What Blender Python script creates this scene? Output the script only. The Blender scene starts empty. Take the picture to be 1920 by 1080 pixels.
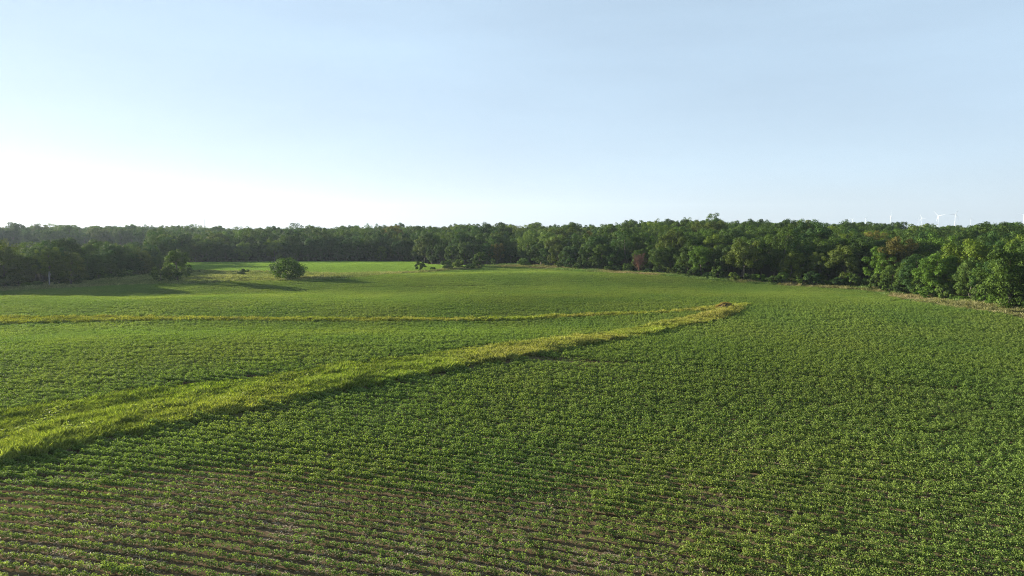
import bpy, math
import numpy as np
R_ = math.radians
sc = bpy.context.scene
COL = sc.collection

# ------------------------------------------------------------------ camera
FPX, PITCH, CAMH = 1281.0, R_(5.0), 13.0          # focal length in px of the 1920 wide photo
cam_d = bpy.data.cameras.new("camera"); cam = bpy.data.objects.new("camera", cam_d); COL.objects.link(cam)
cam_d.sensor_width = 36.0; cam_d.lens = 36.0*FPX/1920.0
cam_d.clip_start = 0.3; cam_d.clip_end = 40000
cam.location = (0, 0, CAMH); cam.rotation_euler = (R_(90)-PITCH, 0, 0)
sc.camera = cam

# ------------------------------------------------------------------ sky + sun
SUN_AZ, SUN_EL = -66.0, 12.0                       # degrees right of the view direction (minus = left), above the horizon
w = bpy.data.worlds.new("World"); sc.world = w; w.use_nodes = True
wn, wl = w.node_tree.nodes, w.node_tree.links
wn.clear()
sky = wn.new("ShaderNodeTexSky"); sky.sky_type = 'NISHITA'; sky.sun_disc = False
sky.sun_elevation = R_(SUN_EL); sky.sun_rotation = R_(SUN_AZ)
sky.altitude = 200; sky.air_density = 1.0; sky.dust_density = 0.2; sky.ozone_density = 1.5
bg = wn.new("ShaderNodeBackground"); bg.inputs[1].default_value = 0.05
wo = wn.new("ShaderNodeOutputWorld")
# a thin high veil of cirrus: the clear sky mixed with pale white in broad soft streaks
wt_ = wn.new("ShaderNodeTexCoord"); wm_ = wn.new("ShaderNodeMapping"); wm_.inputs['Scale'].default_value = (.9, .9, 5.0); wm_.inputs['Rotation'].default_value = (.12, .18, .5)
wz = wn.new("ShaderNodeTexNoise"); wz.inputs['Scale'].default_value = 1.6; wz.inputs['Detail'].default_value = 5; wz.inputs['Roughness'].default_value = .5
wr = wn.new("ShaderNodeMapRange"); wr.inputs[1].default_value = .3; wr.inputs[2].default_value = .75; wr.inputs[3].default_value = .44; wr.inputs[4].default_value = .60
wx = wn.new("ShaderNodeMix"); wx.data_type = 'RGBA'; wx.inputs[7].default_value = (3.95, 5.4, 6.6, 1)
wc = wn.new("ShaderNodeVectorMath"); wc.operation = 'MULTIPLY'; wc.inputs[1].default_value = (.48, .36, .42)
wl.new(wt_.outputs['Generated'], wm_.inputs[0]); wl.new(wm_.outputs[0], wz.inputs['Vector']); wl.new(wz.outputs[0], wr.inputs[0]); wl.new(wr.outputs[0], wx.inputs[0])
wl.new(sky.outputs[0], wc.inputs[0]); wl.new(wc.outputs[0], wx.inputs[6]); wl.new(wx.outputs[2], bg.inputs[0]); wl.new(bg.outputs[0], wo.inputs[0])
sun_d = bpy.data.lights.new("sun", 'SUN'); sun = bpy.data.objects.new("sun", sun_d); COL.objects.link(sun)
sun_d.energy = 5.0; sun_d.angle = R_(0.6); sun_d.color = (1.0, 0.90, 0.71)
sun.rotation_euler = (R_(90-SUN_EL), 0, R_(180-SUN_AZ))
sun.location = (-60, 30, 60)
sc.view_settings.view_transform = 'Standard'; sc.view_settings.look = 'None'
sc.view_settings.exposure = 2.1; sc.view_settings.gamma = 1.0
sc.view_settings.use_curve_mapping = False
sc.cycles.max_bounces = 6; sc.cycles.diffuse_bounces = 3; sc.cycles.glossy_bounces = 2
sc.cycles.transmission_bounces = 3; sc.cycles.volume_bounces = 1; sc.cycles.transparent_max_bounces = 8
sc.cycles.use_denoising = True; sc.cycles.denoising_prefilter = 'NONE'; sc.cycles.denoising_quality = 'HIGH'; sc.cycles.filter_width = 1.0

# ------------------------------------------------------------------ helpers
rng = np.random.default_rng(7)
SP, CP = math.sin(PITCH), math.cos(PITCH)
def sstep(v): v = np.clip(v, 0, 1); return v*v*(3-2*v)
def flat(px, py):
    """A photo pixel below the horizon -> (x, y) on a level plain."""
    px, py = np.asarray(px, float), np.asarray(py, float)
    s = CP*FPX+SP*(540-py); zc = -SP*FPX+CP*(540-py); k = CAMH/(-zc)
    return k*(px-960), k*s

# the edges of the woods where they meet the fields (photo pixels -> bearing and distance)
EDGE = np.array([(-700,566),(-300,552),(0,543),(93,538),(183,529),(267,519),(300,506),(353,492),(640,490),(775,490),(800,494.5),(900,498),
                 (973,497),(1083,507),(1173,511),(1273,517),(1363,526),(1447,533),(1547,538),(1630,543),(1690,554),(1747,563),
                 (1847,573),(1913,585),(2100,615),(2500,690)], float)
def tpx(px): return (np.asarray(px, float)-960)/FPX
HILL = np.array([(-700,1),(0,.2),(100,.2),(250,0),(330,-.6),(425,.2),(450,2.0),(640,2.2),(800,3.0),(900,3.6),(1000,3.0),(1150,3.6),(1250,5.2),(1300,5.8),(1400,5.0),(1500,3.6),
                 (1600,3.4),(1750,2.6),(1850,3.4),(1920,3.4),(2500,3.4)], float)
SWELL = [(-66,107,40,11,.05,.55),(-78,139,46,9,.05,-.5),(-30,66,26,12,.1,.7),(5,172,50,16,0,.7),(40,150,30,12,-.1,-.4),
         (52,98,26,16,-.3,.7),(70,75,24,12,-.2,-.4),(25,60,26,10,-.15,.35),(-20,92,30,9,.05,-.4),(-70,200,60,14,0,-.5),(20,215,50,14,0,.5)]
def swells(x, y):
    z = np.zeros(np.broadcast(x, y).shape)
    for cx, cy, sx, sy, a, A in SWELL:
        u = (x-cx)*math.cos(a)+(y-cy)*math.sin(a); v = -(x-cx)*math.sin(a)+(y-cy)*math.cos(a)
        z = z+1.7*A*np.exp(-.5*((u/sx)**2+(v/sy)**2))
    return z
def on_swells(px, py):
    dy, dz = CP*FPX+SP*(540-py), -SP*FPX+CP*(540-py); s_ = np.arange(14, 900, .25); x = (px-960)/dy*s_
    i = int(np.argmax(CAMH+dz/dy*s_-swells(x, s_) < 0)); return x[i], s_[i]
ex, ey = np.array([on_swells(*p) for p in EDGE]).T
EDGE_T, EDGE_D = ex/ey, ey
def terrain0(x, y):
    x, y = np.asarray(x, float), np.asarray(y, float)
    z = swells(x, y)
    yy = np.maximum(y, 40.0); t = x/yy
    de = np.interp(t, EDGE_T, EDGE_D); A = np.interp(t, tpx(HILL[:,0]), HILL[:,1])
    z = z+A*sstep((yy-de)/110.0)*(1-.6*sstep((yy-de-160)/400.0))
    z = z+.10*np.sin(x*.13+1.3)*np.sin(y*.11+.4)
    return z
BANKS = []                                          # (world polyline, polygon, height, rise, run): grass banks a step above the crop
def seg_dist(L, x, y):
    d = np.full(x.shape, 1e9)
    for (x1, y1), (x2, y2) in zip(L[:-1], L[1:]):
        dx, dy = x2-x1, y2-y1; t = np.clip(((x-x1)*dx+(y-y1)*dy)/(dx*dx+dy*dy+1e-9), 0, 1); d = np.minimum(d, np.hypot(x-x1-t*dx, y-y1-t*dy))
    return d
def terrain(x, y):
    x, y = np.broadcast_arrays(np.asarray(x, float), np.asarray(y, float)); z = terrain0(x, y)
    if BANKS:
        xf, yf, zf = x.ravel(), y.ravel(), z.ravel().copy()
        k = np.nonzero((yf > 5) & (yf < 240) & (np.abs(xf) < 160))[0]
        for L, P, h, rise, run in BANKS:
            d = seg_dist(L, xf[k], yf[k])*np.where(inside(P, xf[k], yf[k]), 1, -1)
            zf[k] += h*sstep((d+.3)/rise)*(1-sstep((d-rise)/run))*(1-.70*sstep((yf[k]-50)/50))
        z = zf.reshape(z.shape)
    return z if z.shape else float(z)
def at(px, py):
    """Where the photo's pixel meets the ground."""
    d = np.array([px-960, CP*FPX+SP*(540-py), -SP*FPX+CP*(540-py)]); d = d/d[1]
    s = np.arange(14, 900, .25); zz = CAMH+d[2]*s-terrain(d[0]*s, s)
    i = int(np.argmax(zz < 0)) if (zz < 0).any() else len(s)-1
    y = s[i]; return np.array([d[0]*y, y, terrain(d[0]*y, y)])
def poly(pts): return np.array([at(*p)[:2] for p in pts])
def inside(P, x, y):
    c = np.zeros(len(x), bool); n = len(P)
    for i in range(n):
        x1, y1 = P[i]; x2, y2 = P[(i+1) % n]
        if y1 == y2: continue
        c ^= ((y1 > y) != (y2 > y)) & (x < (x2-x1)*(y-y1)/(y2-y1)+x1)
    return c
def vnoise(x, y, s, seed=0):
    """Smooth value noise in 0..1."""
    g = np.random.default_rng(900+seed).random((64, 64))
    u, v = np.asarray(x)/s+1000, np.asarray(y)/s+1000
    i, j = np.floor(u).astype(int), np.floor(v).astype(int); a, b = sstep(u-i), sstep(v-j)
    G = lambda p, q: g[p % 64, q % 64]
    return (G(i,j)*(1-a)+G(i+1,j)*a)*(1-b)+(G(i,j+1)*(1-a)+G(i+1,j+1)*a)*b

def mesh(name, V, F, tint=None, mats=(), smooth=False):
    """V (n,3); F list of arrays (m,k) of equal-sided faces; tint: one value per face."""
    me = bpy.data.meshes.new(name)
    F = [np.asarray(f, np.int32) for f in F if len(f)]
    idx = np.concatenate([f.ravel() for f in F]); size = np.concatenate([np.full(len(f), f.shape[1], np.int32) for f in F])
    me.vertices.add(len(V)); me.vertices.foreach_set("co", np.asarray(V, np.float32).ravel())
    me.loops.add(len(idx)); me.loops.foreach_set("vertex_index", idx)
    st = np.zeros(len(size), np.int32); st[1:] = np.cumsum(size)[:-1]
    me.polygons.add(len(size)); me.polygons.foreach_set("loop_start", st); me.polygons.foreach_set("loop_total", size)
    me.polygons.foreach_set("use_smooth", np.full(len(size), smooth))
    if tint is not None:
        a = me.attributes.new("leaf_tint", 'FLOAT', 'FACE'); a.data.foreach_set("value", np.asarray(tint, np.float32))
    me.update(calc_edges=True)
    for m in mats: me.materials.append(m)
    return me
class MB:
    """Collects tubes, boxes and lathes into one mesh."""
    def __init__(s): s.V, s.F4, s.F3, s.n = [], [], [], 0
    def add(s, V, F4=(), F3=()):
        s.V.append(np.asarray(V, float))
        if len(F4): s.F4.append(np.asarray(F4)+s.n)
        if len(F3): s.F3.append(np.asarray(F3)+s.n)
        s.n += len(V)
    def tube(s, P, r, k=7, cap=True):
        P = np.asarray(P, float); r = np.broadcast_to(r, (len(P),)); m = len(P)
        T = np.gradient(P, axis=0); T /= np.linalg.norm(T, axis=1)[:,None]+1e-9
        ref = np.array([1.,0,0]) if abs(T[0][0]) < .8 else np.array([0,1.,0])
        A = np.cross(T, ref); A /= np.linalg.norm(A, axis=1)[:,None]+1e-9; B = np.cross(T, A)
        th = np.arange(k)*2*np.pi/k
        V = P[:,None]+r[:,None,None]*(np.cos(th)[None,:,None]*A[:,None]+np.sin(th)[None,:,None]*B[:,None])
        V = V.reshape(-1, 3); F = []
        for i in range(m-1):
            for j in range(k): F.append((i*k+j, i*k+(j+1)%k, (i+1)*k+(j+1)%k, (i+1)*k+j))
        F3 = []
        if cap:
            V = np.vstack([V, P[0], P[-1]])
            for j in range(k): F3 += [(m*k, (j+1)%k, j), (m*k+1, (m-1)*k+j, (m-1)*k+(j+1)%k)]
        s.add(V, F, F3)
    def box(s, c, d, rz=0.0):
        c, d = np.asarray(c, float), np.asarray(d, float)/2
        V = np.array([(x,y,z) for x in (-1,1) for y in (-1,1) for z in (-1,1)])*d
        cr, sr = math.cos(rz), math.sin(rz); V = np.c_[V[:,0]*cr-V[:,1]*sr, V[:,0]*sr+V[:,1]*cr, V[:,2]]+c
        s.add(V, [(0,1,3,2),(4,6,7,5),(0,4,5,1),(2,3,7,6),(0,2,6,4),(1,5,7,3)])
    def me(s, name, mats, smooth=False):
        F = []
        if s.F4: F.append(np.vstack(s.F4))
        if s.F3: F.append(np.vstack(s.F3))
        return mesh(name, np.vstack(s.V), F, None, mats, smooth)
def tag(o, label=None, cat=None, group=None, kind=None):
    if label: o["label"] = label
    if cat: o["category"] = cat
    if group: o["group"] = group
    if kind: o["kind"] = kind
    return o
def link(name, me, parent=None, loc=None):
    o = bpy.data.objects.new(name, me); COL.objects.link(o)
    if parent is not None: o.parent = parent
    if loc is not None: o.location = [float(v) for v in loc]
    return o

# ------------------------------------------------------------------ materials
def mat(name):
    m = bpy.data.materials.new(name); m.use_nodes = True; nt = m.node_tree
    return m, nt, nt.nodes, nt.links, nt.nodes["Principled BSDF"]
def leaf_mat(name, base, alt, trans=.3, rough=.5, spec=.35, lo=.6, hi=1.45):
    """Leaves: the base colour, shifted leaf by leaf (leaf_tint) and plant by plant (tint), some light passing through."""
    m, nt, N, L, b = mat(name)
    fa = N.new("ShaderNodeAttribute"); fa.attribute_name = "leaf_tint"
    oa = N.new("ShaderNodeAttribute"); oa.attribute_type = 'INSTANCER'; oa.attribute_name = "tint"
    mx = N.new("ShaderNodeMix"); mx.data_type = 'RGBA'; mx.inputs[6].default_value = (*base, 1); mx.inputs[7].default_value = (*alt, 1)
    L.new(fa.outputs['Fac'], mx.inputs[0])
    mr = N.new("ShaderNodeMapRange"); mr.inputs[3].default_value = lo; mr.inputs[4].default_value = hi; L.new(fa.outputs['Fac'], mr.inputs[0])
    v1 = N.new("ShaderNodeVectorMath"); v1.operation = 'MULTIPLY'; L.new(mx.outputs[2], v1.inputs[0]); L.new(oa.outputs['Vector'], v1.inputs[1])
    v2 = N.new("ShaderNodeVectorMath"); v2.operation = 'SCALE'; L.new(v1.outputs[0], v2.inputs[0]); L.new(mr.outputs[0], v2.inputs['Scale'])
    L.new(v2.outputs[0], b.inputs['Base Color']); b.inputs['Roughness'].default_value = rough; b.inputs['Specular IOR Level'].default_value = spec
    t = N.new("ShaderNodeBsdfTranslucent")
    v3 = N.new("ShaderNodeVectorMath"); v3.operation = 'MULTIPLY'; v3.inputs[1].default_value = (1.25, 1.3, .6); L.new(v2.outputs[0], v3.inputs[0]); L.new(v3.outputs[0], t.inputs[0])
    ms = N.new("ShaderNodeMixShader"); ms.inputs[0].default_value = trans
    L.new(b.outputs[0], ms.inputs[1]); L.new(t.outputs[0], ms.inputs[2]); L.new(ms.outputs[0], N["Material Output"].inputs[0])
    return m
def plain_mat(name, c1, c2, scale=6.0, rough=.8, spec=.2, detail=5, metallic=0.0):
    m, nt, N, L, b = mat(name)
    tc = N.new("ShaderNodeTexCoord"); no = N.new("ShaderNodeTexNoise"); no.inputs['Scale'].default_value = scale; no.inputs['Detail'].default_value = detail
    L.new(tc.outputs['Object'], no.inputs['Vector'])
    mx = N.new("ShaderNodeMix"); mx.data_type = 'RGBA'; mx.inputs[6].default_value = (*c1, 1); mx.inputs[7].default_value = (*c2, 1)
    L.new(no.outputs[0], mx.inputs[0]); L.new(mx.outputs[2], b.inputs['Base Color'])
    b.inputs['Roughness'].default_value = rough; b.inputs['Specular IOR Level'].default_value = spec; b.inputs['Metallic'].default_value = metallic
    return m
M_LEAF = leaf_mat("tree_leaf", (.037,.071,.014), (.072,.106,.019), .28, .65, .10)
M_BEAN = leaf_mat("bean_leaf", (.092,.158,.034), (.156,.214,.050), .42, .62, .16)
M_GRASS = leaf_mat("grass_blade", (.205,.238,.050), (.310,.308,.092), .50, .6, .12)
M_BARK = plain_mat("bark", (.05,.042,.034), (.13,.115,.10), 3.0, .9, .1)
M_PALE = plain_mat("pale_bark", (.22,.21,.20), (.36,.35,.33), 3.0, .9, .1)
M_TWIG = plain_mat("dead_twig", (.12,.062,.048), (.20,.11,.085), 2.0, .9, .1)
M_WHITE = plain_mat("white_paint", (.74,.75,.76), (.80,.81,.82), .05, .4, .4)
M_STEEL = plain_mat("galvanised_steel", (.30,.31,.33), (.42,.43,.45), 2.0, .5, .4)
M_WOOD = plain_mat("weathered_wood", (.22,.17,.12), (.34,.28,.21), 5.0, .85, .1)
M_EARTH = plain_mat("bare_earth", (.060,.042,.028), (.12,.088,.06), 2.5, .95, .05)

# ground: brown field soil, grass turf and leaf litter, blended by the cover attribute
m, nt, N, L, b = mat("ground"); M_GROUND = m
ca = N.new("ShaderNodeAttribute"); ca.attribute_name = "turf"
tc = N.new("ShaderNodeTexCoord")
n1 = N.new("ShaderNodeTexNoise"); n1.inputs['Scale'].default_value = 1.6; n1.inputs['Detail'].default_value = 9; n1.inputs['Roughness'].default_value = .7
n2 = N.new("ShaderNodeTexNoise"); n2.inputs['Scale'].default_value = 9.0; n2.inputs['Detail'].default_value = 6
for n in (n1, n2): L.new(tc.outputs['Object'], n.inputs['Vector'])
r1 = N.new("ShaderNodeValToRGB"); r1.color_ramp.elements[0].position = .3; r1.color_ramp.elements[1].position = .75
r1.color_ramp.elements[0].color = (.060,.042,.024,1); r1.color_ramp.elements[1].color = (.170,.124,.074,1)
e = r1.color_ramp.elements.new(.55); e.color = (.105,.076,.045,1)
L.new(n1.outputs[0], r1.inputs[0])
r2 = N.new("ShaderNodeValToRGB"); r2.color_ramp.elements[0].position = .62; r2.color_ramp.elements[1].position = .74
r2.color_ramp.elements[0].color = (0,0,0,1); r2.color_ramp.elements[1].color = (.6,.6,.6,1); L.new(n2.outputs[0], r2.inputs[0])
mA = N.new("ShaderNodeMix"); mA.data_type = 'RGBA'; L.new(r2.outputs[0], mA.inputs[0]); L.new(r1.outputs[0], mA.inputs[6]); mA.inputs[7].default_value = (.28,.21,.14,1)
r3 = N.new("ShaderNodeValToRGB"); r3.color_ramp.elements[0].color = (.040,.062,.016,1); r3.color_ramp.elements[1].color = (.110,.115,.040,1); L.new(n1.outputs[0], r3.inputs[0])
mB = N.new("ShaderNodeMix"); mB.data_type = 'RGBA'; L.new(ca.outputs['Fac'], mB.inputs[0]); L.new(mA.outputs[2], mB.inputs[6]); L.new(r3.outputs[0], mB.inputs[7])
la = N.new("ShaderNodeAttribute"); la.attribute_name = "litter"
mC = N.new("ShaderNodeMix"); mC.data_type = 'RGBA'; mC.inputs[7].default_value = (.030,.028,.018,1); L.new(la.outputs['Fac'], mC.inputs[0]); L.new(mB.outputs[2], mC.inputs[6])
L.new(mC.outputs[2], b.inputs['Base Color']); b.inputs['Roughness'].default_value = .95; b.inputs['Specular IOR Level'].default_value = 0.0
bp = N.new("ShaderNodeBump"); bp.inputs['Strength'].default_value = .35; bp.inputs['Distance'].default_value = .03; L.new(n2.outputs[0], bp.inputs['Height']); L.new(bp.outputs[0], b.inputs['Normal'])

# ------------------------------------------------------------------ zones of the ground, traced on the photo and laid on the terrain
UP = [(-420,835),(-200,808),(0,778),(67,764),(156,753),(213,744),(249,733),(311,729),(382,718),(467,711),(533,704),(640,684),(764,673),(840,662),(862,656),
      (951,649),(1040,640),(1084,633),(1196,619),(1253,606),(1296,599),(1338,590)]
LO = [(1392,583),(1365,596),(1324,608),(1280,614),(1173,638),(1107,648),(1040,661),(973,673),(889,687),(827,700),(729,717),(640,735),(556,751),(489,770),
      (382,787),(307,803),(267,811),(178,828),(89,848),(0,868),(-200,915),(-420,965)]
UP = [(x, y+6*max(0, (y-590)/280)) for x, y in UP]; LO = [(x, y+1+10*max(0, (y-590)/280)) for x, y in LO]
MAIN_STRIP = poly(UP+[(1352,583),(1338,577),(1360,573),(1403,575)]+LO); LO_W = poly(LO)
S2U = [(-420,602),(0,598),(213,597),(360,599),(640,601),(960,599.5),(1100,593),(1190,590),(1280,586),(1335,578)]
S2L = [(1352,584),(1300,588.5),(1190,595),(1100,598.5),(960,605),(640,607.5),(360,605),(300,607),(213,608),(0,613),(-420,622)]
THIN_STRIP = poly(S2U+S2L); S2_W = poly(S2L)
BANKS += [(LO_W, MAIN_STRIP, .34, .45, 6.0), (S2_W, THIN_STRIP, .50, .6, 3.0)]
FIELD = poly([(-900,760),(-900,590),(-420,575),(0,549),(93,545),(183,540),(270,535),(360,535),(440,530),(505,529),(577,527),(680,522.5),(760,515),(830,510.5),(905,505),(975,503),
              (1080,511),(1173,516),(1273,522.5),(1363,531),(1447,537),(1547,543),(1630,549),(1690,564),(1735,574),(1790,581),(1850,589),(1920,600),(2200,652),(2600,740)])
FIELD = np.vstack([FIELD, [(70, 6), (-70, 6)]])
FAR_FIELD = poly([(320,495),(353,493.5),(640,491.5),(780,491.5),(803,498),(860,499.5),(905,502),(850,506),(800,509),(740,513),(660,515),(580,512.5),(500,511),(380,508.5),(320,508)])
P0, P1 = at(1682, 567)[:2], at(1718, 567)[:2]

# ------------------------------------------------------------------ ground sheet
def axis(lo, hi, step, far, g=1.16):
    a = list(np.arange(lo, hi+.01, step)); s = step
    while a[-1] < far: s *= g; a.append(a[-1]+s)
    s = step
    while a[0] > -far: s *= g; a.insert(0, a[0]-s)
    return np.array(a)
gx, gy = axis(-170, 150, 1.0, 4700), axis(0, 330, 1.0, 6000)
GX, GY = np.meshgrid(gx, gy); GZ = terrain(GX, GY)
nx, ny = len(gx), len(gy); ii = np.arange(nx*ny).reshape(ny, nx)
F = np.stack([ii[:-1,:-1], ii[:-1,1:], ii[1:,1:], ii[1:,:-1]], -1).reshape(-1, 4)
gm = mesh("ground", np.c_[GX.ravel(), GY.ravel(), GZ.ravel()], [F], None, [M_GROUND], True)
fx, fy = GX.ravel(), GY.ravel()
turf = 1.0-(inside(FIELD, fx, fy) & ~inside(MAIN_STRIP, fx, fy) & ~inside(THIN_STRIP, fx, fy))
a = gm.attributes.new("turf", 'FLOAT', 'POINT'); a.data.foreach_set("value", turf.astype(np.float32))
lit = ((np.interp(fx/np.maximum(fy, 40), EDGE_T, EDGE_D) < fy-.5) & (fy > 60)).astype(np.float32)
a = gm.attributes.new("litter", 'FLOAT', 'POINT'); a.data.foreach_set("value", lit)
tag(link("ground", gm), "gently rolling brown farmland soil under the crops and woods", "ground", kind="structure")

# ------------------------------------------------------------------ scatter for what nobody could count
def scatter(name, protos, P, rot, scl, idx, tint, label, cat):
    me = bpy.data.meshes.new(name); n = len(P)
    me.vertices.add(n); me.vertices.foreach_set("co", np.asarray(P, np.float32).ravel())
    def put(nm, ty, key, v): me.attributes.new(nm, ty, 'POINT').data.foreach_set(key, v)
    put("rot", 'FLOAT_VECTOR', "vector", np.asarray(rot, np.float32).ravel()); put("scl", 'FLOAT_VECTOR', "vector", np.asarray(scl, np.float32).ravel())
    put("idx", 'INT', "value", np.asarray(idx, np.int32)); put("tint", 'FLOAT_VECTOR', "vector", np.asarray(tint, np.float32).ravel())
    o = link(name, me); tag(o, label, cat, kind="stuff")
    c = bpy.data.collections.new(name+" sources")
    for p in protos: c.objects.link(p)
    g = bpy.data.node_groups.new(name, 'GeometryNodeTree')
    g.interface.new_socket("Geometry", in_out='INPUT', socket_type='NodeSocketGeometry'); g.interface.new_socket("Geometry", in_out='OUTPUT', socket_type='NodeSocketGeometry')
    n_ = g.nodes; gi, go = n_.new("NodeGroupInput"), n_.new("NodeGroupOutput")
    ci = n_.new("GeometryNodeCollectionInfo"); ci.inputs['Collection'].default_value = c; ci.inputs['Separate Children'].default_value = True; ci.inputs['Reset Children'].default_value = True
    ip = n_.new("GeometryNodeInstanceOnPoints"); ip.inputs['Pick Instance'].default_value = True
    mp = n_.new("GeometryNodeMeshToPoints")
    def attr(nm, ty):
        q = n_.new("GeometryNodeInputNamedAttribute"); q.data_type = ty; q.inputs[0].default_value = nm; return q.outputs[0]
    er = n_.new("FunctionNodeEulerToRotation")
    g.links.new(gi.outputs[0], mp.inputs['Mesh']); g.links.new(mp.outputs[0], ip.inputs['Points']); g.links.new(ci.outputs[0], ip.inputs['Instance'])
    g.links.new(attr("idx", 'INT'), ip.inputs['Instance Index']); g.links.new(attr("rot", 'FLOAT_VECTOR'), er.inputs[0]); g.links.new(er.outputs[0], ip.inputs['Rotation'])
    g.links.new(attr("scl", 'FLOAT_VECTOR'), ip.inputs['Scale']); g.links.new(ip.outputs[0], go.inputs[0])
    o.modifiers.new("scatter", 'NODES').node_group = g
    return o
def leaves(C, Nrm, size, aspect=1.35, up=None, seed=0, bend=.15):
    """One pointed leaf (two folded triangles as a quad with a lifted rib) per row of C."""
    r = np.random.default_rng(seed); n = len(C)
    Nrm = Nrm/(np.linalg.norm(Nrm, axis=1)[:,None]+1e-9)
    a = r.normal(size=(n,3)) if up is None else up+r.normal(size=(n,3))*.3
    U = a-Nrm*np.sum(a*Nrm, 1)[:,None]; U /= np.linalg.norm(U, axis=1)[:,None]+1e-9; W = np.cross(Nrm, U)
    s = np.broadcast_to(size, (n,))[:,None]
    V = np.stack([C-U*s*aspect*.5, C+W*s*.5-U*s*.08+Nrm*s*bend, C+U*s*aspect*.5-Nrm*s*bend, C-W*s*.5-U*s*.08+Nrm*s*bend], 1).reshape(-1, 3)
    return V, np.arange(4*n).reshape(n, 4)
def proto(name, me): return bpy.data.objects.new(name, me)

# ------------------------------------------------------------------ soybean rows
ROWC, ROWS, SEG = (-46.0, -95.0), .70, 2.0                 # the rows run as wide arcs along the contour
def bean_row(seed, dense):
    r = np.random.default_rng(seed); C, Nn, S, T = [], [], [], []
    x = -SEG/2
    while x < SEG/2:
        x += r.uniform(.05, .11)/(.55+.45*dense)
        if r.random() > .72+.26*dense: continue
        h = r.uniform(.22, .40)*(.75+.35*dense); wd = r.uniform(.10, .19)*(.7+.5*dense); n = int(r.integers(23, 38)*(.8+.35*dense)); pt = r.uniform(-.15, .15)
        d = r.normal(size=(n,3)); d /= np.linalg.norm(d, axis=1)[:,None]; d[:,2] = np.abs(d[:,2])*.9-.1; k = r.uniform(.6, 1.0, n)[:,None]
        c = np.c_[x+d[:,0]*.14*k[:,0], d[:,1]*wd*k[:,0]+r.normal()*.015, h*(.45+.55*d[:,2]*k[:,0])]
        C.append(c); Nn.append(np.array([0,0,1.])*1.0+d*.45+r.normal(size=(n,3))*.42); S.append(r.uniform(.037, .064, n)); T.append(np.clip(r.normal(.42, .2, n)+pt+.25*(d[:,2]-.3), 0, 1))
    C, Nn, S, T = map(np.concatenate, (C, Nn, S, T))
    V, Fq = leaves(C, Nn, S, 1.3, None, seed)
    return proto("soybean_row", mesh("soybean_row", V, [Fq], T, [M_BEAN]))
BEANS = [bean_row(20+i, 0.15) for i in range(3)]+[bean_row(30+i, .6) for i in range(4)]+[bean_row(40+i, 1.15) for i in range(4)]
def in_view(x, y, side=42.0): return (np.abs(x) < np.maximum(y, 0)*.79+side) & (y > 15)
rr_ = np.arange(100, 470, ROWS); Rg, Tg, Hg = [], [], []
for q in rr_:
    th = np.arange(R_(15), R_(165), SEG/q); th = th+rng.uniform(0, SEG/q)+rng.uniform(-.06, .06, len(th))*SEG/q
    Rg.append(q+.10*np.sin(th*q*.05+q*.02)+rng.normal(size=len(th))*.022); Tg.append(th)
Rg, Tg = np.concatenate(Rg), np.concatenate(Tg)
X, Y = ROWC[0]+Rg*np.cos(Tg), ROWC[1]+Rg*np.sin(Tg)
k = in_view(X, Y) & (Y < 300); X, Y, Tg = X[k], Y[k], Tg[k]
gap = (Y > P0[1]-3.6) & (Y < P0[1]+2.6) & (X-.8*(Y-P0[1]) > P0[0]-1.0) & (X-.8*(Y-P0[1]) < P1[0]+1.0)
main = inside(FIELD, X, Y) & ~inside(MAIN_STRIP, X, Y) & ~inside(THIN_STRIP, X, Y) & ~gap
farm = inside(FAR_FIELD, X, Y)
k = main | farm; X, Y, farm, Tg = X[k], Y[k], farm[k], Tg[k]; UX, UY = -np.sin(Tg), np.cos(Tg)
n = len(X)
gro = .58+.50*sstep((Y-28)/15.0)+.42*(vnoise(X, Y, 16, 1)-.5)+.26*(vnoise(X, Y, 5, 2)-.5)+.30*sstep((X-2)/12.0)+rng.normal(size=n)*.05
TRACKS = [(poly([(1000,676),(1280,694),(1600,722),(1920,752),(2300,790)]), .9, .55), (poly([(560,548),(640,543),(800,540),(960,537.5),(1100,535)]), .9, .45), (poly([(1180,560),(1400,573),(1560,600),(1750,625),(1920,632)]), .7, .3)]
for L_, w_, c_ in TRACKS: gro = gro-c_*np.exp(-(seg_dist(L_, X, Y)/w_)**2)
gro = np.where(farm, 1.1, gro)
idx = np.where(gro < .58, rng.integers(0, 3, n), np.where(gro < .86, rng.integers(3, 7, n), rng.integers(7, 11, n)))
s = np.clip(.58+.74*gro, .72, 1.5)
flip = rng.integers(0, 2, n)*np.pi
zx = (terrain(X+UX, Y+UY)-terrain(X-UX, Y-UY))/2.0
sx_ = (terrain(X-UY, Y+UX)-terrain(X+UY, Y-UX))/2.0
rot = np.c_[np.where(flip > 1, -1, 1)*np.arctan(1.6*sx_), np.where(flip > 1, 1, -1)*np.arctan(zx), np.arctan2(UY, UX)+flip+rng.normal(size=n)*.015]
tv = vnoise(X, Y, 30, 3); tw = vnoise(X, Y, 9, 4)
bri = .80+.30*tv+.16*tw+.16*(vnoise(X+Y*.6, Y*2.2, 26, 5)-.5)+rng.normal(size=n)*.04
tint = np.c_[bri*(.94+.22*tw), bri, bri*(.95+.1*tv)]
tint = np.where(farm[:,None], np.array([1.38,1.42,1.3])*(1+rng.normal(size=(n,1))*.03), tint)
edge = sstep((X-62)/22.0)*sstep((112-Y)/12.0)*(Y > 80); tint = tint*(1+edge[:,None]*np.array([.35,.22,-.1]))
P = np.c_[X, Y, terrain(X, Y)]; scl = np.c_[np.ones(n), s*np.where(farm, 1.35, 1.0), s*rng.uniform(.88, 1.12, n)]
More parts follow.
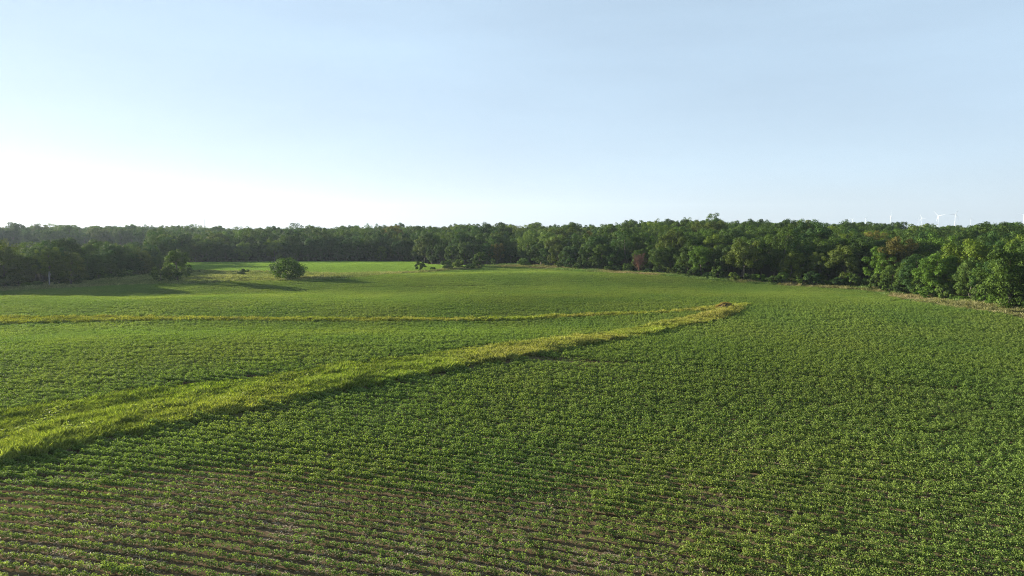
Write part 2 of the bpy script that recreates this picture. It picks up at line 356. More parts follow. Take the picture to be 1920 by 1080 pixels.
# a small patch of short crosswise rows at the field's end, dark soil showing between them
ex_, ey_ = np.array([P1[0]-P0[0], P1[1]-P0[1]]), np.array([-.80, -1.0])
for i in range(10):
    for j in range(3):
        q = P0+ex_*(i+.5)/10+ey_*(j-1)*1.5
        P = np.vstack([P, (q[0], q[1], terrain(q[0], q[1]))]); rot = np.vstack([rot, (0, 0, math.atan2(ey_[1], ey_[0]))]); scl = np.vstack([scl, (.85, .26, 1.0)])
        idx = np.append(idx, 7+(i+j) % 4); tint = np.vstack([tint, (1., 1.05, 1.)])
scatter("soybean_crop", BEANS, P, rot, scl, idx, tint, "green soybean plants in long rows over brown soil across the field", "crop")

def straw(seed):
    r = np.random.default_rng(seed); n = 14; c = r.uniform(-.45, .45, (n,2)); a_ = r.uniform(0, 6.28, n); ln = r.uniform(.05, .17, n); w_ = r.uniform(.006, .016, n)
    U = np.c_[np.cos(a_), np.sin(a_)]; W = np.c_[-U[:,1], U[:,0]]; z = r.uniform(.012, .05, n); dz = r.uniform(-.012, .03, n)
    q = np.stack([np.c_[c-U*ln[:,None]-W*w_[:,None], z], np.c_[c+U*ln[:,None]-W*w_[:,None], z+dz], np.c_[c+U*ln[:,None]+W*w_[:,None], z+dz], np.c_[c-U*ln[:,None]+W*w_[:,None], z]], 1).reshape(-1, 3)
    return proto("straw", mesh("straw", q, [np.arange(4*n).reshape(n, 4)], np.clip(r.normal(.5, .25, n), 0, 1), [M_STRAW]))
M_STRAW = leaf_mat("straw", (.20,.155,.10), (.38,.31,.22), 0.0, .8, .1)
n = 9000; X = rng.uniform(-45, 48, n); Y = 15+rng.random(n)**1.5*34
k = in_view(X, Y) & inside(FIELD, X, Y) & ~inside(MAIN_STRIP, X, Y) & (vnoise(X, Y, 4, 31) > .35); X, Y = X[k], Y[k]; n = len(X)
scatter("crop_residue", [straw(300+i) for i in range(5)], np.c_[X, Y, terrain(X, Y)], np.c_[np.zeros((n,2)), rng.uniform(0, 6.28, n)], np.ones((n,3)), rng.integers(0, 5, n), np.repeat(rng.uniform(.6, 1.1, (n,1)), 3, 1), "pale straw bits lying on the brown soil between the near rows", "straw")

# ------------------------------------------------------------------ grass
def tuft(seed, n, h, w, lean=.35, spread=.28, head=False):
    r = np.random.default_rng(seed); V, T = [], []
    a = r.uniform(0, 2*np.pi, n); rad = np.sqrt(r.random(n))*spread; base = np.c_[np.cos(a)*rad, np.sin(a)*rad, np.zeros(n)]
    b = r.uniform(0, 2*np.pi, n); hh = h*r.uniform(.5, 1.1, n); ln = lean*r.uniform(.2, 1.3, n)*hh
    D = np.c_[np.cos(b), np.sin(b), np.zeros(n)]; Wd = np.c_[-np.sin(b), np.cos(b), np.zeros(n)]*(w*r.uniform(.6, 1.3, n))[:,None]
    mid = base+D*(ln*.35)[:,None]+np.c_[np.zeros((n,2)), hh*.6]; tip = base+D*ln[:,None]+np.c_[np.zeros((n,2)), hh]
    V = np.stack([base-Wd*.5, base+Wd*.5, mid+Wd*.5, tip, mid-Wd*.5], 1).reshape(-1, 3); Fq = np.arange(5*n).reshape(n, 5)
    return proto("grass_tuft", mesh("grass_tuft", V, [Fq], np.clip(r.normal(.4, .22, n), 0, 1), [M_GRASS]))
def weed(seed, h):
    r = np.random.default_rng(seed); n = 90; d = r.normal(size=(n,3)); d /= np.linalg.norm(d, axis=1)[:,None]
    C = np.c_[d[:,0]*.32, d[:,1]*.32, h*(.5+.5*d[:,2])*r.uniform(.6, 1, n)]
    V, Fq = leaves(C, d*.6+np.array([0,0,.7])+r.normal(size=(n,3))*.4, r.uniform(.08, .16, n), 1.6, None, seed)
    return proto("grass_tuft", mesh("weed_plant", V, [Fq], np.clip(r.normal(.15, .15, n), 0, 1), [M_GRASS]))
GRASS = [tuft(60+i, 95, .28, .013, .7) for i in range(4)]+[tuft(70+i, 70, .40, .012, .8) for i in range(3)]+[tuft(80+i, 80, .18, .014, .8) for i in range(2)]+[weed(90+i, .36) for i in range(3)]
def grass_patch(name, P2, spacing, label, hfun, tfun, pick, ymax=400):
    x0, y0 = P2.min(0); x1, y1 = P2.max(0)
    gx, gy = np.meshgrid(np.arange(x0, x1, spacing), np.arange(y0, min(y1, ymax), spacing)); X, Y = gx.ravel(), gy.ravel()
    X = X+rng.uniform(-.5, .5, len(X))*spacing; Y = Y+rng.uniform(-.5, .5, len(X))*spacing
    k = inside(P2, X+rng.normal(size=len(X))*.18, Y+rng.normal(size=len(X))*.18) & in_view(X, Y); X, Y = X[k], Y[k]; n = len(X)
    h = hfun(X, Y)*rng.uniform(.8, 1.2, n); wd = np.maximum(1.0, spacing/.42)*rng.uniform(.85, 1.2, n)
    return scatter(name, GRASS, np.c_[X, Y, terrain(X, Y)], np.c_[np.zeros((n,2)), rng.uniform(0, 6.28, n)], np.c_[wd, wd, h], pick(X, Y, n), tfun(X, Y, n), label, "grass")
def strip_tint(X, Y, n):
    a, b = vnoise(X, Y, 3.0, 11), vnoise(X, Y, 9.0, 12); v = .86+.36*a+.18*vnoise(X, Y, 1.2, 17)+rng.normal(size=n)*.07
    far = sstep((Y-55)/40.0)
    return np.c_[v*(.86+.20*b+.10*far), v*(1.04-.05*b), v*(.85+.45*b)]
def strip_pick(X, Y, n):
    q = rng.random(n); wn_ = vnoise(X, Y, 2.2, 13) > .76
    return np.where(wn_ & (q < .5), rng.integers(9, 12, n), np.where(q < .62, rng.integers(0, 4, n), np.where(q < .9, rng.integers(4, 7, n), rng.integers(7, 9, n))))
hs = lambda X, Y: (.6+.9*vnoise(X, Y, 1.8, 14)**2+.5*vnoise(X, Y, 7, 15))*(1+.25*sstep((Y-60)/40))
grass_patch("grass_strip", MAIN_STRIP, .27, "wide strip of tall yellow-green grass slanting across the bean field", hs, strip_tint, strip_pick)
grass_patch("grass_strip", THIN_STRIP, .36, "thin level strip of yellow-green grass behind the wide slanting one", lambda X, Y: 1.2+.4*vnoise(X, Y, 3, 16),
            lambda X, Y, n: strip_tint(X, Y, n)*np.array([.96,1.0,.85]), strip_pick)
def tan_tint(X, Y, n):
    b = vnoise(X, Y, 8, 21); v = .9+.25*vnoise(X, Y, 3, 22)+rng.normal(size=n)*.08
    return 1.2*np.c_[v*(.60+.34*b), v*(.70+.18*b), v*(.9+.9*b)]
MEADOW = poly([(-420,575),(0,549),(93,545),(183,540),(270,535),(360,535),(440,530),(505,529),(577,527),(680,522.5),(760,515),(830,510.5),(905,505),(850,506),(800,509),(740,513),(660,515),(580,512.5),(500,511),(380,508.5),(320,508),(250,512),(180,522),(93,532),(0,537),(-420,558)])
grass_patch("meadow_grass", MEADOW, .8, "pale tan and green rough grass between the two bean fields around the round shrub", lambda X, Y: 1.5+.9*vnoise(X, Y, 6, 23), tan_tint, strip_pick)
def verge_tint(X, Y, n):
    t = tan_tint(X, Y, n); dry = np.maximum(sstep((vnoise(X, Y, 7, 26)-.45)/.3), .85*sstep((X-56)/12)*(vnoise(X, Y, 4, 27) > .3))[:,None]
    return t*(1-dry)*np.array([.62,.84,.6])+t*dry*np.array([1.0,.84,1.0])
VERGE = poly([(905,505),(975,503),(1080,511),(1173,516),(1273,522.5),(1363,531),(1447,537),(1547,543),(1630,549),(1690,564),(1735,574),(1790,581),(1850,589),(1920,600),(2200,652),(2200,630),(1913,583),(1847,571),(1747,561),(1690,552),(1630,541),(1547,536),(1447,531),(1363,524),(1273,515.5),(1173,509.5),(1083,505),(973,497),(905,500)])
grass_patch("verge_grass", VERGE, .6, "tall dry tan grass along the foot of the right wood", lambda X, Y: 1.3+1.1*vnoise(X, Y, 5, 24), verge_tint, strip_pick)

# ------------------------------------------------------------------ trees
def crown_mesh(seed, H, Rr, cb, n, nl, leaf, style="round", m=None):
    """Leaf sprays on many uneven clumps spread through the crown's volume."""
    r = np.random.default_rng(seed); zc, hz = H*(cb+1)/2, H*(1-cb)/2
    d = r.normal(size=(n*3,3)); d /= np.linalg.norm(d, axis=1)[:,None]
    keep = [];                                              # spread the clumps apart
    for q in d:
        if all(np.dot(q, d_) < .93 for d_ in keep) or r.random() < .2: keep.append(q)
        if len(keep) == n: break
    d = np.array(keep); n = len(d)
    az = np.arctan2(d[:,1], d[:,0]); lob = 1+.16*np.sin(2*az+r.uniform(0,6))+.12*np.sin(3*az+r.uniform(0,6))
    rad = np.where(r.random(n) < .2, r.uniform(.3, .55, n), r.uniform(.58, .86, n))*lob
    prof = np.where(d[:,2] < 0, 1.0, 1.0) if style != "low" else np.ones(n)
    C = np.c_[d[:,0]*Rr*rad*prof, d[:,1]*Rr*rad*prof, zc+d[:,2]*hz*np.clip(rad, 0, .80)+(1-np.abs(d[:,2]))*0]
    rc = Rr*r.uniform(.15, .27, n)
    sx = np.ones((n,3)); sx[:,2] = r.uniform(.65, .95, n)
    if style == "plume": sx[:,2] = r.uniform(1.2, 1.8, n); rc *= .78
    P, Nn, S, T = [], [], [], []
    for i in range(n):
        mcount = int(nl*(rc[i]/(Rr*.215))**2)
        e = r.normal(size=(mcount,3)); e[:,2] += .25; e /= np.linalg.norm(e, axis=1)[:,None]
        k = r.uniform(.62, 1.06, mcount)[:,None]; lump = 1+.18*np.sin(e[:,:1]*5+i)*np.sin(e[:,1:2]*5+i*2)
        p = C[i]+e*sx[i]*rc[i]*k*lump
        P.append(p); Nn.append(e*1.0+np.array([0,0,.25])+r.normal(size=(mcount,3))*.28); S.append(leaf*r.uniform(.6, 1.25, mcount))
        T.append(np.clip(r.normal(.42, .17, mcount)+r.uniform(-.20, .20), 0, 1))
    P, Nn, S, T = map(np.concatenate, (P, Nn, S, T)); k = P[:,2] > .15
    V, Fq = leaves(P[k], Nn[k], S[k], 1.25, None, seed, .12)
    return mesh("crown", V, [Fq], T[k], [m or M_LEAF]), C
def trunk_mesh(seed, H, C, r0, mt, cb):
    r = np.random.default_rng(seed); b = MB(); top = H*.72; k = 7
    zz = np.linspace(-.4, top, k); P = np.c_[np.cumsum(r.normal(size=k)*.10), np.cumsum(r.normal(size=k)*.10), zz]; P[:2,:2] = 0
    rr = r0*np.array([1.5,1.0,.9,.76,.6,.42,.2]); b.tube(P, rr, 8)
    for i in r.permutation(len(C))[:min(8, len(C))]:
        h0 = np.clip(C[i][2]-r.uniform(1.0, 2.5), H*max(cb, .12), top*.9); p0 = np.array([np.interp(h0, zz, P[:,0]), np.interp(h0, zz, P[:,1]), h0]); q = r0*.42*(1-h0/H*.6)
        mid = (p0+C[i])/2+np.array([0,0,.25]); b.tube([p0, mid, C[i]], [q, q*.65, q*.25], 5)
    return b.me("trunk", [mt], True)
KINDS = [  # name word, height, radius, crown bottom, clumps, leaves per clump, leaf size, style
    ("broad round", 11.3, 5.0, .16, 62, 230, 0.238, "round"), ("broad round", 10.8, 5.3, .18, 66, 220, 0.238, "round"), ("tall oval", 12.2, 4.3, .12, 60, 210, 0.224, "round"),
    ("tall oval", 11.8, 4.0, .14, 56, 210, 0.224, "round"), ("full low-branched", 10.0, 4.2, .02, 64, 210, 0.217, "low"), ("full low-branched", 9.2, 3.9, .01, 60, 200, 0.210, "low"),
    ("feathery upright", 12.0, 4.1, .05, 60, 220, 0.196, "plume"), ("loose spreading", 11.0, 5.2, .18, 44, 250, 0.238, "round"), ("uneven", 11.0, 4.6, .06, 50, 230, 0.231, "round"), ("open airy", 12.4, 4.6, .20, 30, 170, .200, "open")]
PROTO = []
for i, (wd, H, Rr, cb, n, nl, lf, st) in enumerate(KINDS):
    cm, C = crown_mesh(100+i, H, Rr, cb, n, nl, lf, st); PROTO.append((cm, trunk_mesh(150+i, H, C, .26, M_BARK, cb), H, Rr, wd))
COLORS = {"dark green": (.66,.76,.8), "deep blue-green": (.60,.80,1.0), "mid green": (.95,1.0,.9), "bright green": (1.12,1.28,.85), "yellow-green": (1.55,1.42,.8), "olive green": (1.18,1.0,.85), "pale grey-green": (1.6,1.5,1.7), "brownish": (1.75,.95,1.25)}
def visible_px(T):
    """How many pixels of a 960x540 picture each tree shows (painter's order), and which stand on the skyline."""
    buf = np.full((540, 960), -1, int)
    for i in sorted(range(len(T)), key=lambda i: -T[i]['y']):
        t = T[i]; x, y, z = t['x'], t['y'], t['z']+t['H']*.55
        yc = CP*y-SP*(z-CAMH); up = SP*y+CP*(z-CAMH)
        cx, cy = 480+FPX/2*x/yc, 270-FPX/2*up/yc; rx, ry = FPX/2*t['R']*.9/yc, FPX/2*t['H']*.47/yc
        xa, xb, ya, yb = max(0, int(cx-rx)), min(960, int(cx+rx)+2), max(0, int(cy-ry)), min(540, int(cy+ry)+2)
        t['px'] = cx*2
        if xa >= xb or ya >= yb: continue
        q = ((np.arange(xa, xb)[None]-cx)/rx)**2+((np.arange(ya, yb)[:,None]-cy)/ry)**2 < 1
        buf[ya:yb, xa:xb][q] = i
    cnt = np.bincount(buf[buf >= 0], minlength=len(T)); sky_ids = set()
    for c in range(960):
        col = buf[:,c]; w_ = np.nonzero(col >= 0)[0]
        if len(w_): sky_ids.add(int(col[w_[0]]))
    return cnt, sky_ids
TREES = []
def add_tree(x, y, k, s, colour, wood, row, special=None):
    _, _, H, Rr, wd = PROTO[k]; s2 = s*rng.uniform(.94, 1.06)
    TREES.append(dict(x=x, y=y, z=float(terrain(x, y))-.1, k=k, s=s, s2=s2, H=H*s2, R=Rr*s, colour=colour, wood=wood, row=row, rz=rng.uniform(0, 6.28), special=special, tilt=tuple(rng.normal(size=2)*.05), sy=s*rng.uniform(.86, 1.12)))
CN = list(COLORS)
def pick_colour(p): return CN[int(rng.choice(len(CN), p=np.array(p)/sum(p)))]
def wood_of(px): return "left wood" if px < 290 else "far wood" if px < 800 else "middle wood" if px < 1180 else "right wood"
WGT = {"left wood": [4,3,3,1,1,2,0,0], "far wood": [3,4,4,1,.4,1,.4,.1], "middle wood": [4,3,4,1.5,.8,1,.5,.1], "right wood": [4,2,5,2,1.2,1.6,.4,.25]}
# front rows along the edges of the woods
def near_hand(x, y): return any((x-a)**2+(y-b)**2 < 3.2**2 for a, b in HAND_XY)
HAND = [  # photo px of the foot, kind, scale, colour, what it is
    (1812,561,4,1.12,"yellow-green","big sunlit yellow-green tree leaning over the verge at the right wood's edge"),
    (988,497,6,1.02,"pale grey-green","tall pale feathery cottonwood at the edge of the middle wood"),
    (822,492.5,6,.92,"bright green","tall bright green tree at the outer corner of the middle wood"),
    (846,493.5,6,.90,"mid green","tall mid green tree second in from the corner of the middle wood"),
    (1893,583,4,1.0,"mid green","full mid green tree nearest the right edge, foliage down to the verge"),
    (958,496,5,.80,"dark green","dark full tree standing just left of the pale cottonwood"),
    (1315,520,8,.85,"bright green","bright green uneven tree on the wood's edge above the mound"),
    (1395,527,7,.95,"olive green","loose olive tree with pale forked limbs at the right wood's edge"),
    (1480,533,5,.85,"olive green","rounded olive green tree at the edge of the right wood"),
    (1240,511,5,.72,"yellow-green","small yellow-green tree just right of the white box"),
    (12,542,4,1.0,"olive green","tall brownish olive tree at the left end of the left wood"),
    (93,536,3,.78,"yellow-green","yellow-green tree with a pale bare trunk at the left wood's edge"),
    (133,537,5,.92,"olive green","loose olive tree right of the pale-trunked one in the left wood"),
    (334,530,5,.88,"mid green","taller leafy tree of the small group beyond the left wood"),
    (299,514,5,.72,"mid green","darker tree at the back of the small group beyond the left wood")]
HAND_XY = []
for px, py, k, s, c, lab in HAND:
    p = at(px, py); HAND_XY.append((p[0], p[1])); add_tree(p[0], p[1], k, s, c, wood_of(px), "front", lab)
SKIP = [tuple(at(1198,510)[:2]), tuple(at(1755,551)[:2])]
for a_ in range(len(EDGE)-1):
    A, B = np.array([ex[a_], ey[a_]]), np.array([ex[a_+1], ey[a_+1]]); Ln = np.linalg.norm(B-A); m_ = max(1, int(Ln/4.6))
    for i in range(m_):
        p = A+(B-A)*(i+rng.uniform(.2, .8))/m_; dp = rng.uniform(2.0, 4.5); f = 1+dp/p[1]; x, y = p*f
        px = 960+FPX*x/y
        if not (-560 < px < 2330) or 292 < px < 345: continue
        if near_hand(x, y) or any((x-q)**2+(y-r)**2 < 3.6**2 for q, r in SKIP): continue
        wd = wood_of(px); s = rng.uniform(.70, 1.0) if wd != "left wood" else rng.uniform(.66, .88)
        add_tree(x, y, int(rng.choice([4,5,4,5,8,4,3,5] if wd != 'left wood' else [4,5,4,5,8])), s, pick_colour(WGT[wd]), wd, "front")
# the rows behind
def fill(px0, px1, d0, d1, sp, smin, smax, wood=None, limit=None):
    xs = np.arange(-900, 260, sp); ys = np.arange(90, 830, sp)
    for y in ys:
        for x in xs:
            xx, yy = x+rng.uniform(-.42, .42)*sp+(sp/2 if int(y/sp) % 2 else 0), y+rng.uniform(-.42, .42)*sp
            t = xx/yy; px = 960+FPX*t
            if not (px0 < px < px1): continue
            de = float(np.interp(t, EDGE_T, EDGE_D))
            if limit is not None: de = limit
            if not (de+d0 < yy < de+d1) or near_hand(xx, yy): continue
            if any((xx-q)**2+(yy-r)**2 < 4.0**2 for q, r in SKIP): continue
            wd = wood or wood_of(px); add_tree(xx, yy, int(rng.choice([0,1,2,3,0,1,2,7,8,6,9])), rng.uniform(smin, smax)*(1.17 if rng.random() < .08 else 1.0), pick_colour(WGT[wd]), wd, "behind")
fill(800, 2330, 6.5, 135, 6.6, .88, 1.06)
fill(290, 800, 6.5, 150, 6.8, .86, 1.04)
fill(-500, 282, 6.5, 52, 6.2, .66, .86)
fill(-500, 418, 215, 640, 11.0, .95, 1.3, "far wood", 170)
cnt, skyset = visible_px(TREES)
order = np.argsort(-cnt); own = set(int(i) for i in order[:286] if cnt[i] > 0) | set(range(len(HAND)))
rest = [i for i in range(len(TREES)) if i not in own]
LAND = [(0,"the photo's left edge"),(93,"the pale bare trunk"),(270,"the left wood's end"),(386,"the thin mast"),(540,"the big round shrub"),(787,"the first hedgerow bush"),(900,"the hedgerow's end"),(988,"the pale cottonwood"),
        (1198,"the brown leafless shrub"),(1358,"the weedy mound"),(1480,"the rounded olive tree"),(1620,"the small spinning turbine"),(1666,"the edge-on turbine"),(1755,"the reddish dead tree"),(1812,"the leaning yellow-green tree")]
ORD = "first second third fourth fifth sixth seventh eighth ninth tenth eleventh twelfth".split()
def row_of(i):
    t = TREES[i]; return "edge" if t['row'] == "front" else "skyline" if i in skyset else "middle rows"
used, group_of = {}, {}
labels = {}
for i in sorted(own, key=lambda i: TREES[i]['px']):
    t = TREES[i]; rw = row_of(i)
    if t['special']: labels[i] = t['special']; continue
    lx, ln = [l for l in LAND if l[0] <= max(t['px'], 1)][-1]; key = (rw, t['wood'], ln); used[key] = used.get(key, 0)+1; c_ = used[key]
    where = {"edge": "on the %s's edge", "skyline": "on the %s's skyline", "middle rows": "inside the %s"}[rw] % t['wood']
    num = ORD[c_-1] if c_ <= 12 else str(c_)+"th"
    labels[i] = f"{t['colour']} tree {where}, {num} right of {ln}"
def make_tree(t, label):
    cm, tm, H, Rr, wd = PROTO[t['k']]
    o = link("broadleaf_tree", None, None, (t['x'], t['y'], t['z'])); o.rotation_euler = (*t['tilt'], t['rz']); o.scale = (t['s'], t['sy'], t['s2'])
    tag(o, label, "tree", "trees of the "+t['wood'])
    c = link("crown", cm, o); v = rng.uniform(.88, 1.12); c["tint"] = [float(q*v) for q in COLORS[t['colour']]]
    tr = link("trunk", tm, o)
    return o
for i in sorted(own): make_tree(TREES[i], labels[i])
proto_objs = [proto("woodland_tree", p[0]) for p in PROTO]
q = [TREES[i] for i in rest]; n = len(q)
v = rng.uniform(.88, 1.12, n)[:,None]
scatter("distant_woodland", proto_objs, [(t['x'], t['y'], t['z']) for t in q], [(*t['tilt'], t['rz']) for t in q], [(t['s'], t['sy'], t['s2']) for t in q], [t['k'] for t in q],
        np.array([COLORS[t['colour']] for t in q])*v, "mass of treetops filling the woods behind and between the nearer trees", "woodland")
# low hazy trees on the plain far off
P, S, Kk = [], [], []
for px, d, zt in [(x, 1500+rng.uniform(-80, 80), 0) for x in np.arange(272, 350, 2.2)]+[(x, rng.uniform(900, 1300), 0) for x in np.arange(-300, 900, 3.2)]+[(x, rng.uniform(2200, 2600), 0) for x in np.arange(-400, 2300, 4.0)]:
    x = tpx(px)*d; P.append((x, d, float(terrain(x, d))-1)); s_ = rng.uniform(.9, 1.25); S.append((s_*1.4, s_*1.4, s_)); Kk.append(int(rng.integers(0, 9)))
n = len(P)
scatter("horizon_woodland", proto_objs, P, np.c_[np.zeros((n,2)), rng.uniform(0, 6, n)], S, Kk, np.tile((.8,.9,.9), (n,1)), "low hazy line of trees far off on the horizon", "woodland")

# ------------------------------------------------------------------ shrubs
SHP = []
for i, (H, Rr, n, nl, lf) in enumerate([(3.2, 1.9, 22, 110, .20), (2.6, 1.7, 20, 110, .19), (4.0, 2.0, 24, 110, .22), (5.4, 4.7, 60, 120, .24)]):
    cm, C = crown_mesh(200+i, H, Rr, -.05 if i < 3 else -.12, n, nl, lf, "low"); SHP.append((cm, trunk_mesh(220+i, H, C, .07, M_BARK, .05), H, Rr))
def shrub(px, py, k, sx, sz, colour, label, group, name="shrub"):
    p = at(px, py); o = link(name, None, None, (p[0], p[1], p[2]-.05)); o.rotation_euler = (0, 0, rng.uniform(0, 6.28)); o.scale = (sx, sx, sz)
    tag(o, label, "shrub", group); c = link("crown", SHP[k][0], o); v = rng.uniform(.92, 1.1); c["tint"] = [float(q*v) for q in COLORS[colour]]; link("trunk", SHP[k][1], o); return o
G1, G2, G3 = "bushes of the hedgerow line", "bushes at the foot of the woods", "shrubs in the open meadow"
shrub(541, 525, 3, 1.02, 1.05, "bright green", "big round leafy green shrub standing alone in the meadow", G3)
shrub(456, 519, 0, .85, .78, "mid green", "small round shrub left of the big round one", G3)
shrub(373, 512, 1, .35, .45, "dark green", "tiny dark shrub right of the small tree group", G3)
shrub(361, 512, 1, .5, .42, "dark green", "low dark scrub at the foot of the small tree group", G3)
shrub(303, 530, 2, 1.45, 1.05, "yellow-green", "sunlit yellow-green bush in front of the small tree group", G3)
shrub(787, 510, 2, .95, .92, "mid green", "round bush at the hedgerow's open end", G1)
shrub(812, 507, 1, .62, .55, "mid green", "smallest bush of the hedgerow, second from its open end", G1)
shrub(837, 507, 0, 1.3, 1.05, "mid green", "broad green bush in the middle of the hedgerow", G1)
shrub(860, 505, 0, 1.2, 1.1, "yellow-green", "yellow-green bush right of the hedgerow's broad one", G1)
shrub(880, 506, 1, 1.35, 1.0, "pale grey-green", "pale greyish low bush before the hedgerow's tallest bush", G1)
shrub(899, 502.5, 2, 1.6, 1.4, "mid green", "tallest bush of the hedgerow, where it meets the wood", G1)
shrub(925, 499, 2, .6, .7, "mid green", "narrow green bush just past the end of the hedgerow", G2)
shrub(985, 500, 0, 1.5, 1.0, "bright green", "spreading bush below the pale cottonwood", G2)
shrub(1015, 499, 2, .85, .75, "mid green", "oval green bush right of the pale cottonwood", G2)
shrub(1048, 503, 0, .72, .65, "mid green", "lone small bush on the grass before the middle wood", G2)
shrub(1288, 522, 1, .5, .42, "dark green", "small dark bush out on the tan verge above the mound", G2)
shrub(1823, 563, 2, .42, .5, "yellow-green", "bright yellow-green sapling under the leaning yellow-green tree", G2)
shrub(1376, 529, 0, .9, .85, "yellow-green", "yellow-green bush beside the pale fallen log", G2)
j = 0
PXS = [8,34,55,70,110,122,150,165,185,205,222,240,258,272,1068,1085,1102,1122,1142,1160,1178,1219,1258,1275,1300,1330,1345,1405,1425,1450,1470,1505,1525,1550,1575,1600,1622,1645,1668,1690,1705,1725,1742,1770,1795,1845,1868,1905,1930]
for i, px in enumerate(PXS):
    py = float(np.interp(px, EDGE[:,0], EDGE[:,1]))+rng.uniform(-.5, 1.2); c = pick_colour([4,2,4,2,.8,1,.3,.0]); lm = [l for l in LAND if l[0] <= px][-1]
    j = 1 if i == 0 or lm != prev else j+1; prev = lm; py -= 1.0*(px < 290)
    shrub(px, py, int(rng.integers(0, 3)), rng.uniform(.75, 1.25), rng.uniform(.6, 1.1), c, f"{c} bush at the wood's foot, {ORD[j-1]} bush right of {lm[1]}", G2)

# leafless reddish tree and brown shrub
def twigs(seed, H, spread, nb, mt):
    r = np.random.default_rng(seed); b, tw = MB(), MB()
    b.tube([(0,0,-.3),(.05,0,H*.25),(0,.08,H*.55),(.05,.05,H*.9)], [H*.022,H*.016,H*.011,.01], 6)
    for i in range(nb):
        h0 = H*r.uniform(.12, .8); a = r.uniform(0, 6.28); ln = spread*r.uniform(.5, 1.0)*(1.1-h0/H*.6); p0 = np.array([0,0,h0]); p1 = p0+np.array([math.cos(a)*ln*.5, math.sin(a)*ln*.5, ln*.6]); p2 = p0+np.array([math.cos(a)*ln, math.sin(a)*ln, ln*1.3])
        tw.tube([p0,p1,p2], [H*.008,H*.005,.008], 4)
        for _ in range(9):
            f = r.uniform(.25, 1); s_ = p0+(p2-p0)*f; e = s_+np.array([r.normal()*.35, r.normal()*.35, r.uniform(.2, .7)])*spread*.35; tw.tube([s_, (s_+e)/2+r.normal(size=3)*.04, e], [.034,.026,.014], 3)
    return b.me("trunk", [mt], True), tw.me("branches", [mt], False)
for nm, px, py, H, sp_, nb, lab, cat in (("dead_tree", 1755, 559, 4.4, 1.5, 60, "reddish leafless dead tree at the right wood's edge", "tree"), ("leafless_shrub", 1198, 513, 4.6, 2.6, 80, "brown leafless shrub at the foot of the wood", "shrub")):
    p = at(px, py); o = link(nm, None, None, p); tag(o, lab, cat); a_, b_ = twigs(int(px), H, sp_, nb, M_TWIG); link("trunk", a_, o); link("branches", b_, o)

# ------------------------------------------------------------------ mound at the tip of the grass strips
p = at(1360, 581); r = np.random.default_rng(5); nr, na = 10, 40; V = [(0, 0, 1.05)]
for i in range(1, nr+1):
    f = i/nr
    for k in range(na):
        a_ = 2*np.pi*k/na; rr = f*(1+.12*math.sin(3*a_+1)+.08*math.sin(5*a_)); V.append((2.3*rr*math.cos(a_), 1.5*rr*math.sin(a_), 1.05*(1-sstep(f))**.8-.12*f+r.normal()*.035))
F3 = [(0, 1+k, 1+(k+1)%na) for k in range(na)]; F4 = [(1+i*na+k, 1+(i+1)*na+k, 1+(i+1)*na+(k+1)%na, 1+i*na+(k+1)%na) for i in range(nr-1) for k in range(na)]
o = link("earth_mound", mesh("earth_mound", np.array(V), [np.array(F4), np.array(F3)], None, [M_EARTH], True), None, p)
tag(o, "low weedy brown earth mound where the two grass strips meet", "mound")
n = 150; a_ = r.uniform(0, 6.28, n); f = np.sqrt(r.random(n)); x, y = 2.3*f*np.cos(a_), 1.5*f*np.sin(a_)
cv = [GRASS[4+i % 3].data for i in range(n)]
Vs, Fs, Ts, off = [], [], [], 0
for i in range(n):
    me = cv[i]; co = np.empty(len(me.vertices)*3, np.float32); me.vertices.foreach_get("co", co); co = co.reshape(-1, 3)*(.45,.45,.5)+np.array([x[i], y[i], 1.05*(1-sstep(f[i]))**.8-.15*f[i]])
    Vs.append(co); Fs.append(np.arange(len(co)).reshape(-1, 5)+off); off += len(co); Ts.append(np.full(len(co)//5, r.uniform(.3, 1)))
wt = link("weeds", mesh("weeds", np.vstack(Vs), [np.vstack(Fs)], np.concatenate(Ts), [M_GRASS]), o); wt["tint"] = [.95, .72, .9]

# ------------------------------------------------------------------ small things along the wood's foot
p = at(1224, 512); o = link("marker_box", None, None, p); tag(o, "small white box on a short post at the wood's foot", "box")
b = MB(); b.tube([(0,0,-.2),(0,0,.55)], [.06,.06], 8); link("post", b.me("post", [M_WOOD], True), o)
b = MB(); b.box((0,0,.82), (.62,.5,.55)); link("case", b.me("case", [M_WHITE]), o)
b = MB(); b.box((0,0,1.12), (.70,.58,.05)); link("lid", b.me("lid", [M_WHITE]), o)
p = at(1014, 499.5); b = MB(); b.tube([(0,0,-.3),(.02,0,.8),(.04,0,1.5)], [.11,.10,.09], 9)
tag(link("wooden_post", b.me("wooden_post", [M_WOOD], True), None, p), "short brown wooden post in the tan grass before the middle wood", "post")
p = at(1366, 526); b = MB(); b.tube([(-1.3,.2,.25),(-.4,0,.38),(.7,-.1,.55),(1.6,-.1,.9)], [.16,.15,.12,.06], 8); b.tube([(.4,-.08,.5),(.7,.4,.95)], [.07,.03], 6)
tag(link("fallen_log", b.me("fallen_log", [M_PALE], True), None, p), "pale bleached fallen log at the right wood's foot", "log")
p = at(93, 539); b = MB(); b.tube([(0,0,-.3),(.05,0,1.2),(-.02,.05,2.6),(.1,0,3.6)], [.15,.12,.10,.05], 9); b.tube([(0,.03,2.2),(.5,0,3.2)], [.05,.03], 6)
tag(link("bare_trunk", b.me("bare_trunk", [M_PALE], True), None, p), "pale bare snag trunk standing before the dark left wood", "dead trunk")

